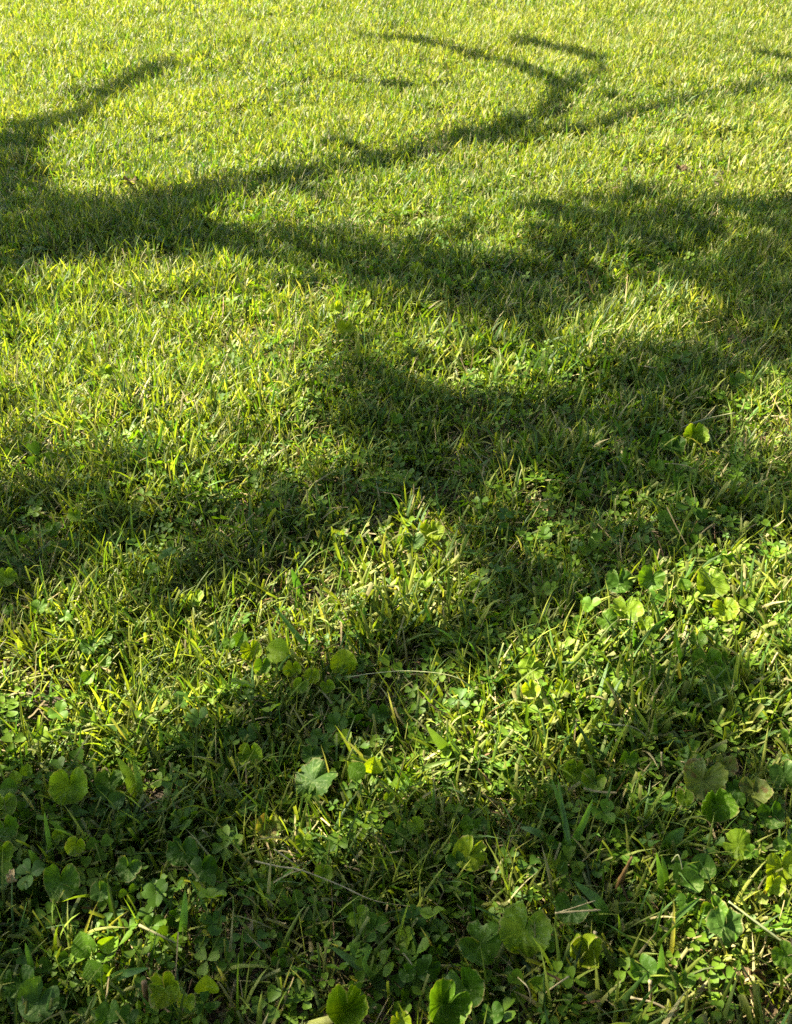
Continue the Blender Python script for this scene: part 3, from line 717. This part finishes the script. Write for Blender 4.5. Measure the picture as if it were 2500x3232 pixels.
stalk('long straw-coloured seed stem leaning in from the right edge', [(2405,1945,.02),(2450,1885,.05),(2510,1812,.09)], 2.6, 1.6)
stalk('reddish brown dead stub standing in shade at the lower right', [(1940,2830,.0),(1965,2765,.04),(1995,2705,.07)], 9, 3, (.30,.18,.06))
stalk('brown dry stem with a black kink at lower left', [(445,3160,.0),(462,3080,.02),(470,3010,.045)], 3.5, 2.5, (.55,.42,.2))
stalk('tall dull orange stub rising from the bottom edge at left', [(468,3232,.0),(462,3160,.03),(455,3100,.05)], 8, 6, (.30,.18,.07))
stalk('pale broken stem running right from a bent brown tuft at lower left', [(440,2920,.045),(510,2955,.045),(575,2990,.03)], 3.5, 2.5, (.5,.46,.2))
stalk('upright cream straw in the lower right corner, tallest of its cluster', [(2060,3210,.0),(2055,3150,.03),(2052,3097,.05)], 4.5, 4, (.62,.52,.28))
stalk('long tan straw sloping down right at the lower right corner', [(1990,3148,.04),(2080,3172,.04),(2160,3232,.03)], 3.2, 2.4, (.6,.5,.28))
stalk('hooked pale stem curling over between the two dark patches at lower right', [(2190,2905,.0),(2160,2770,.04),(2142,2700,.06),(2120,2720,.05)], 2.2, 1.6, (.4,.42,.2))
stalk('thin looping tan stem in the shade under the pale scalloped leaf', [(1635,3085,.04),(1668,3120,.045),(1676,3170,.03),(1670,3195,.0)], 1.6, 1.2, (.45,.40,.2))
stalk('pale forked stem slanting up at the bottom edge, right of the mallow rosette', [(1690,3160,.02),(1740,3120,.04),(1795,3082,.06)], 2.2, 1.8)
stalk('thin pale seed stem crossing the dark gap above the mid-right stub', [(2170,2480,.0),(2145,2410,.03),(2160,2405,.045)], 2, 2)
stalk('bleached flat blade lying on the dry patch at right, below the folded pale leaf', [(2085,2380,.02),(2010,2300,.05),(1905,2285,.06)], 3, 1.6, (.5,.48,.22))
for i, (x0, y0, x1, y1, l) in enumerate([(2095,2480,2088,2375,'upright cream dry blade, left one in the dry patch at right'), (2155,2475,2168,2425,'short wide cream dry blade beside the torn funnel leaf'),
        (1960,2400,1945,2335,'bleached dry sheath in the sunny edge left of the dark gap'), (1795,2640,1870,2540,'bent pale blade in the sunlit strip below the long crinkled leaves'),
        (2405,2150,2455,2060,'tan dry blade leaning right in the brown patch at right edge'), (690,2680,640,2620,'dry seed tuft stem in shade at left middle'), (2185,2120,2180,2050,'thin tan stub above the shaded leaf stack')]):
    stalk(l, [(x0, y0, .005), ((x0+x1)/2, (y0+y1)/2, .03), (x1, y1, .05)], 4.5, 3, (.6, .5, .26))

def one_blade(pts, w, seed, colr, roll=0.0):
    P = [at(*p) for p in pts]; sp = spline(P, 7); n = len(sp); V = []; uv = []
    for i, p in enumerate(sp):
        p = Vector(p); t = (Vector(sp[min(i+1, n-1)])-Vector(sp[max(i-1, 0)])).normalized()
        view = (Vector((0, 0, CAM_H))-p).normalized(); s = t.cross(Vector((0, -.6, .8))).normalized()
        s = Matrix.Rotation(roll+.4*i/n, 3, t)@s; nn = s.cross(t)
        f = i/(n-1); ww = w*min(1, .65+2*f)*(1-f**3.5)**.8+.0002
        for k in (-1, -.5, 0, .5, 1):
            V.append(p+s*ww*.5*k-nn*ww*.16*(1-abs(k))); uv.append((k*.5, f))
    F = [(i*5+k, i*5+k+1, (i+1)*5+k+1, (i+1)*5+k) for i in range(n-1) for k in range(4)]
    C = np.tile(np.array(colr), (len(V), 1)); 
    return V, F, C, uv
def tuft(label, blades, tone=(.085, .16, .035)):
    """blades: list of (points, width in mm)"""
    b0 = at(*blades[0][0][0]); b0.z = float(height(b0.x, b0.y)); root = empty('grass_tuft', b0)
    tag(root, label, 'grass tuft', 'broad grass blades standing out of the lawn')
    for j, (pts, wmm) in enumerate(blades):
        V, F, C, uv = one_blade(pts, wmm/1000, j, np.array(tone)*(1+.12*math.sin(j*2.3)), roll=.35*math.sin(j*1.7))
        o = mesh_obj('blade', np.array([v-b0 for v in V]), F, M_grass, parent=root, colr=C, uv=uv)
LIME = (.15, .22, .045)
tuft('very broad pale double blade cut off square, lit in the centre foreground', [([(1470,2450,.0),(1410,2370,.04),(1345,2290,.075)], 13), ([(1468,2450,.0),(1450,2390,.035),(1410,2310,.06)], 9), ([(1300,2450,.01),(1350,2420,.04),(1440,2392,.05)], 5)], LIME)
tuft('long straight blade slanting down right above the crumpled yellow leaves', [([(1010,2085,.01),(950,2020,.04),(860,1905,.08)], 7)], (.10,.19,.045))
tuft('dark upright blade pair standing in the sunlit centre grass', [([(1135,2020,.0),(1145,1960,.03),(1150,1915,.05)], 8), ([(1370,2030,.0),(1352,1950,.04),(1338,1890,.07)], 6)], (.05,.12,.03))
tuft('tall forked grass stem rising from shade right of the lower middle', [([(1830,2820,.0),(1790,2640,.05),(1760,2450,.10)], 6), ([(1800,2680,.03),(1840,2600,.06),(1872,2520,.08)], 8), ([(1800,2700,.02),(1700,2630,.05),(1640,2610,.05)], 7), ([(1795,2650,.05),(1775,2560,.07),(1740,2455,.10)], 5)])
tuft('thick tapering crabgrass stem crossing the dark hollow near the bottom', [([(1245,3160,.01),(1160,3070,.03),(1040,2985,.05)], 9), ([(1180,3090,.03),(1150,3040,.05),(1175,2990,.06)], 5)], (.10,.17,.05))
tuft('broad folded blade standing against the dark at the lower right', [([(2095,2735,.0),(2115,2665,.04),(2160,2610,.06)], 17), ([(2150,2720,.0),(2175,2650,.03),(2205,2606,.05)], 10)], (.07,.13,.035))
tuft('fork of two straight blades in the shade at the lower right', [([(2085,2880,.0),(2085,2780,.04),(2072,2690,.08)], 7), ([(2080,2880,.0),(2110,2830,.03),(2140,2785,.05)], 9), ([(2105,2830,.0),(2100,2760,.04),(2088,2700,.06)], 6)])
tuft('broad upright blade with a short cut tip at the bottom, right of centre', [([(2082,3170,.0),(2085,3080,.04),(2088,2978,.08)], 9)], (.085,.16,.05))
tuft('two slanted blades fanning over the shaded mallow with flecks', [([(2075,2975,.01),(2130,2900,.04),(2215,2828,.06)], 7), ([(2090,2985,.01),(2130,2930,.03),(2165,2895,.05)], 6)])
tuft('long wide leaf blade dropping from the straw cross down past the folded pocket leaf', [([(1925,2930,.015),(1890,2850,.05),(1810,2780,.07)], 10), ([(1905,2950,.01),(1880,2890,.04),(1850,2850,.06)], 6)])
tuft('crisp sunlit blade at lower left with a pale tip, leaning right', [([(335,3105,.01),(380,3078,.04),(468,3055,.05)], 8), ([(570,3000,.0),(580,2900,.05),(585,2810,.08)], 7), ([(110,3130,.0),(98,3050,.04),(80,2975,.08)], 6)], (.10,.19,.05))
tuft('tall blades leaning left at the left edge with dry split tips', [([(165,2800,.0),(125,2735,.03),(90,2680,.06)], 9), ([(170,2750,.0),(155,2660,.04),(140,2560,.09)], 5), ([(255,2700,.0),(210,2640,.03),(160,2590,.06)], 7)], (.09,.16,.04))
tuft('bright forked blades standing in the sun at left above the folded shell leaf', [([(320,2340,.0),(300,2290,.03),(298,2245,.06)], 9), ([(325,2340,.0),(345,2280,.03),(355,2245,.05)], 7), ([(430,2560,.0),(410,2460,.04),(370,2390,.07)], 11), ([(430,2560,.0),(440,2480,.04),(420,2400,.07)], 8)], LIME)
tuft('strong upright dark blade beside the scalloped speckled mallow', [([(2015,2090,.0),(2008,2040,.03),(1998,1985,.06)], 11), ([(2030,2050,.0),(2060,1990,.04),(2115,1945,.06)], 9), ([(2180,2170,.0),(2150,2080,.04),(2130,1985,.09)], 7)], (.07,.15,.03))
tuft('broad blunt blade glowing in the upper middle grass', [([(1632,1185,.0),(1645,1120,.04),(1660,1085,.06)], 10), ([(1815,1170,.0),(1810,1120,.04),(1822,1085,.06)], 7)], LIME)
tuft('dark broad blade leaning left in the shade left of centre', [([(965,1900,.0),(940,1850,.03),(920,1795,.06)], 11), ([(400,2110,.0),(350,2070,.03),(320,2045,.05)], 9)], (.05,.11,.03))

# ------------------------------------------------------------------ the lawn
def blades(P, az, th0, bend, L, W, tw, C, tipC, nseg, three, blunt):
    n = len(P); rings = nseg+1; k = 3 if three else 2
    V = np.empty((n, rings, k, 3), np.float32); UV = np.empty((n, rings, k, 2), np.float32); CC = np.empty((n, rings, k, 3), np.float32)
    p = P.copy(); dh = np.stack([np.cos(az), np.sin(az), np.zeros(n)], -1)
    for r in range(rings):
        s = r/nseg; th = th0+bend*s**1.3
        d = dh*np.sin(th)[:, None]; d[:, 2] = np.cos(th)
        if r: p = p + d*(L/nseg)[:, None]
        side = np.stack([-np.sin(az), np.cos(az), np.zeros(n)], -1); nor = np.cross(d, side)
        a = tw*(.5+s); sd = side*np.cos(a)[:, None]+nor*np.sin(a)[:, None]; nn = np.cross(sd, d)
        prof = np.where(blunt, (.8+.25*s-.12*s*s), min(1, .72+1.2*s)*max(0., 1-s**2.3)**.75)
        wd = (W*prof)[:, None]*.5
        if three:
            V[:, r, 0] = p-sd*wd+nn*wd*.28; V[:, r, 1] = p-nn*wd*.28; V[:, r, 2] = p+sd*wd+nn*wd*.28
            UV[:, r, :, 0] = (-.5, 0, .5)
        else:
            V[:, r, 0] = p-sd*wd; V[:, r, 1] = p+sd*wd; UV[:, r, :, 0] = (-.5, .5)
        UV[:, r, :, 1] = s
        f = max(0, (s-.72)/.28)*blunt*.8
        base = max(0, 1-s*3.2)*.25
        c = C*(1-base)+np.array([.26, .25, .10])*base
        c = c*(1-f[:, None])+tipC*f[:, None]
        CC[:, r] = c[:, None]
    base_i = (np.arange(n)*rings*k)[:, None, None]
    rr = np.arange(nseg)[None, :, None]*k; kk = np.arange(k-1)[None, None, :]
    i0 = base_i+rr+kk
    F = np.stack([i0, i0+1, i0+k+1, i0+k], -1).reshape(-1, 4)
    return V.reshape(-1, 3), F, CC.reshape(-1, 3), UV.reshape(-1, 2)

EX = np.array(EXCL)
def shorten(x, y, L):
    f = np.ones(len(x))
    near = y < 6
    for ex, ey, er, ez in EX:
        d = math.hypot(ex, ey); vx, vy = -ex/d, -ey/d                # towards the camera
        slope = ez/(CAM_H-ez)*d                                      # how far before the leaf a tall blade hides it
        dx, dy = x-ex, y-ey; a = dx*vx+dy*vy; b = -dx*vy+dy*vx
        m = (np.abs(b) < er*.95) & (a > -er*1.0) & (a < er*.9+slope*.9)
        if m.any(): f[m] = np.minimum(f[m], np.clip(.5 + .5*(a[m]+er)/(slope+2*er), .48, .95)*(er > .009)+.75*(er <= .009))
    return f

parts = []
def zone(y0, y1, dens, wscale, nseg, three):
    hw = .42*y1+.55
    n = int((y1-y0)*2*hw*dens)
    x = rng.uniform(-hw, hw, n); y = rng.uniform(y0, y1, n)
    k = (np.abs(x) < .42*y+.55) & ~on_path(x, y)
    x, y = x[k], y[k]
    cl = fbm(x, y, 7, 50)                    # thin and thick places
    thin = np.clip((cl-.28)*5, .35, 1)
    k = rng.random(len(x)) < thin; x, y, cl = x[k], y[k], cl[k]
    nt_ = len(x)
    # tillers of one to four blades
    m = rng.integers(1, 5, nt_); id_ = np.repeat(np.arange(nt_), m); N_ = len(id_)
    order = np.arange(N_)-np.repeat(np.cumsum(m)-m, m)
    coarse = noise(x, y, 5, 60) + .35*rng.random(nt_) > 1.03-.12*(y < 2.2)    # coarse broad-bladed grass in patches
    taz = rng.uniform(0, 2*np.pi, nt_)
    az = taz[id_]+order*np.pi+rng.normal(0, .6, N_)
    co = coarse[id_]
    hgt = (.55+.75*fbm(x, y, 2.5, 70)[id_]+.35*(noise(x, y, .9, 71)[id_]-.3))
    L = rng.gamma(7, 1/7., N_)*np.where(co, .053, .042)*hgt
    yy = y[id_]; nearf = np.where(yy < 3, np.clip(1.10+.02*(yy-.6), 1.08, 1.12), 1.12+.11*(yy-3))
    L = np.minimum(L, .074)*nearf*shorten(x, y, L)[id_]
    W = np.where(co, rng.uniform(.0036, .0066, N_), rng.uniform(.0019, .0042, N_))*wscale*np.minimum(.45+.55*nearf, 1.15)
    th0 = np.abs(rng.normal(.28, .30, N_)); bend = np.abs(rng.normal(.35, .55, N_))+.12*order
    flat = rng.random(N_) < .16; th0 = np.where(flat, rng.uniform(.9, 1.5, N_), th0)
    blunt = rng.random(N_) < .30
    L = np.where(blunt & ~flat, np.minimum(L, .049*nearf*rng.uniform(.8, 1.15, N_)), L)
    P = np.stack([x, y, height(x, y)-.002], -1)[id_]
    P[:, :2] += rng.normal(0, .0018, (N_, 2)); P[:, 2] += order*.0035*rng.random(N_)
    tw = rng.normal(0, .55, N_)
    hue = (.55*fbm(x, y, 3.5, 80)+.75*fbm(x, y, 1.1, 83)-.12)[id_]+rng.normal(0, .24, N_)
    g1 = np.array([.042, .098, .010]); g2 = np.array([.228, .246, .040]); g3 = np.array([.060, .115, .024])
    t = np.clip(hue, 0, 1)[:, None]
    C = g1*(1-t)+g2*t
    bl = (rng.random(N_) < .25)[:, None]; C = np.where(bl, g3*(.8+.5*t), C)
    C = C*(1+np.array([.10, .02, .03])*np.clip((y[id_]-2)/4, 0, 1)[:, None])
    C *= np.clip(np.exp(rng.normal(-.05, .34, (N_, 1))), .4, 1.9)
    dry = rng.random(N_) < (.045+.012*np.clip(y-2, 0, 4)+.14*np.clip(fbm(x, y, 4, 90)*2-1.05, 0, 1))[id_]
    C = np.where(dry[:, None], np.array([.36, .31, .15])*rng.uniform(.6, 1.2, (N_, 1)), C)
    tipC = np.array([.28, .28, .09])*rng.uniform(.6, 1.15, (N_, 1))
    parts.append(blades(P, az, th0, bend, L, W, tw, C, tipC, nseg, three, blunt))
    # upright shoots that carry the blades
    if y0 < 3:
        k = rng.random(nt_) < .5; n2 = int(k.sum())
        parts.append(blades(np.stack([x, y, height(x, y)-.002], -1)[k], rng.uniform(0, 6.28, n2), np.abs(rng.normal(.25, .3, n2)), rng.uniform(0, .4, n2),
            rng.uniform(.012, .034, n2)*shorten(x[k], y[k], None), np.full(n2, .0019)*wscale, rng.normal(0, 1, n2),
            np.array([.13, .17, .06])*rng.uniform(.7, 1.2, (n2, 1)), np.tile([.45, .4, .2], (n2, 1)), 2, False, np.ones(n2, bool)))
zone(.30, 1.0, 19000, 1.0, 5, True)
zone(1.0, 1.7, 18000, 1.0, 4, True)
zone(1.7, 3.0, 15500, 1.05, 4, False)
zone(3.0, 5.0, 9000, 1.25, 3, False)
zone(5.0, 8.0, 5200, 1.55, 3, False)
zone(8.0, 12.6, 2600, 2.0, 3, False)
def join(ps):
    off = 0; Vs, Fs, Cs, Us = [], [], [], []
    for V, F, C, U in ps:
        Vs.append(V); Fs.append(F+off); Cs.append(C); Us.append(U); off += len(V)
    return np.concatenate(Vs), np.concatenate(Fs), np.concatenate(Cs), np.concatenate(Us)
V, F, C, U = join(parts)
print('lawn faces', len(F))
tag(mesh_obj('grass', V, F, M_grass, colr=C, uv=U, smooth=True), 'short mown lawn grass of mixed fine and coarse green blades', 'grass', kind='stuff')
del V, F, C, U; parts.clear()

# dead straw lying low between the blades
def straw(y0, y1, dens, ws):
    hw = .42*y1+.55; n = int((y1-y0)*2*hw*dens)
    x = rng.uniform(-hw, hw, n); y = rng.uniform(y0, y1, n)
    k = (np.abs(x) < .42*y+.55) & ~on_path(x, y) & (rng.random(n) < np.clip(fbm(x, y, 4, 90)*2.2-.45, .12, 1)); x, y = x[k], y[k]; n = len(x)
    P = np.stack([x, y, height(x, y)+np.abs(rng.normal(.004, .012, n))], -1)
    L = rng.gamma(4, 1/4., n)*.026
    c = np.array([.34, .26, .12])*rng.uniform(.35, 1.35, (n, 1)); r = rng.random(n) < .2; c[r] = np.array([.16, .09, .04])*rng.uniform(.7, 1.4, (int(r.sum()), 1))
    return blades(P, rng.uniform(0, 6.28, n), rng.normal(1.35, .35, n), rng.normal(.1, .4, n), L, rng.uniform(.0008, .0024, n)*ws, rng.normal(0, 1, n), c, c, 3, False, rng.random(n) < .6)
V, F, C, U = join([straw(.3, 1.6, 9000, 1), straw(1.6, 3.2, 5000, 1.1), straw(3.2, 7, 1300, 1.6)])
tag(mesh_obj('dry_thatch', V, F, M_straw, colr=C, uv=U), 'dead tan straw and clippings lying between the blades', 'dry grass', kind='stuff')

# low clover leaves growing through the lawn
def cover(y0, y1, dens):
    hw = .42*y1+.55; n = int((y1-y0)*2*hw*dens)
    x = rng.uniform(-hw, hw, n); y = rng.uniform(y0, y1, n)
    pn = fbm(x, y, 3.0, 120); k = (np.abs(x) < .42*y+.55) & (rng.random(n) < np.clip((pn-.36)*6, .06, 1)); x, y = x[k], y[k]; n = len(x)
    # leaflet: 9 points fan, 3 leaflets per leaf
    T = np.array([(0,0,0),(.30,.34,.05),(.50,.72,.10),(.42,1.02,.10),(.12,1.05,.04),(0,.96,.0),(-.12,1.05,.04),(-.42,1.02,.10),(-.50,.72,.10),(-.30,.34,.05),(0,.55,-.04)])
    rad = rng.gamma(9, 1/9., n)*.0084
    h = rng.uniform(.014, .042, n)
    M = rotm(rng.normal(.25, .4, n), rng.normal(0, .4, n), rng.uniform(0, 6.28, n))
    P = np.stack([x, y, height(x, y)+h], -1)
    Vs = []
    for j in range(3):
        a = 2*np.pi*j/3+.15*math.sin(j*5); Rj = np.array([[math.cos(a), -math.sin(a), 0], [math.sin(a), math.cos(a), 0], [0, 0, 1]])
        Tj = (T*[1, 1, 1.6]+[0, .03, 0])@Rj.T; Vs.append(np.einsum('nij,kj->nki', M, Tj)*rad[:, None, None]+P[:, None])
    V = np.stack(Vs, 1).reshape(-1, 3)
    f = np.array([(10, i, (i+1) % 10) for i in range(10)]); F = (f[None]+np.arange(3*n)[:, None, None]*11).reshape(-1, 3)
    t = rng.random((n, 1)); c = np.array([.045, .105, .008])*(1-t)+np.array([.12, .20, .012])*t; c = np.repeat(c, 33, 0)
    uv = np.tile(np.stack([np.append(np.arange(10)/10, 0), np.append(np.ones(10), 0)], -1), (3*n, 1))
    # stalks as thin three-sided rods
    B = np.stack([x+rng.normal(0, .006, n), y+rng.normal(0, .006, n), height(x, y)-.001], -1)
    tri = np.array([(1, 0, 0), (-.5, .87, 0), (-.5, -.87, 0)])*.0005
    SV = np.concatenate([(B[:, None]+tri[None]), (P[:, None]+tri[None]*.8)], 1).reshape(-1, 3)
    SF = np.array([(0, 1, 4), (0, 4, 3), (1, 2, 5), (1, 5, 4), (2, 0, 3), (2, 3, 5)]); SF = (SF[None]+np.arange(n)[:, None, None]*6).reshape(-1, 3)
    SC = np.tile([.13, .16, .06], (len(SV), 1))
    return np.concatenate([V, SV]), np.concatenate([F, SF+len(V)]), np.concatenate([c, SC]), np.concatenate([uv, np.zeros((len(SV), 2))])
V, F, C, U = join([cover(.3, 1.4, 4600), cover(1.4, 3.0, 2300), cover(3.0, 6.0, 500)])
tag(mesh_obj('clover_cover', V, F, M_clover, colr=C, uv=U, smooth=False), 'low three-leaved clover spread between the grass blades', 'ground cover', kind='stuff')

for o in scene.objects:
    if 'label' in o and not 4 <= len(o['label'].replace('-', ' ').split()) <= 16: print('LABEL', o.name, o['label'])
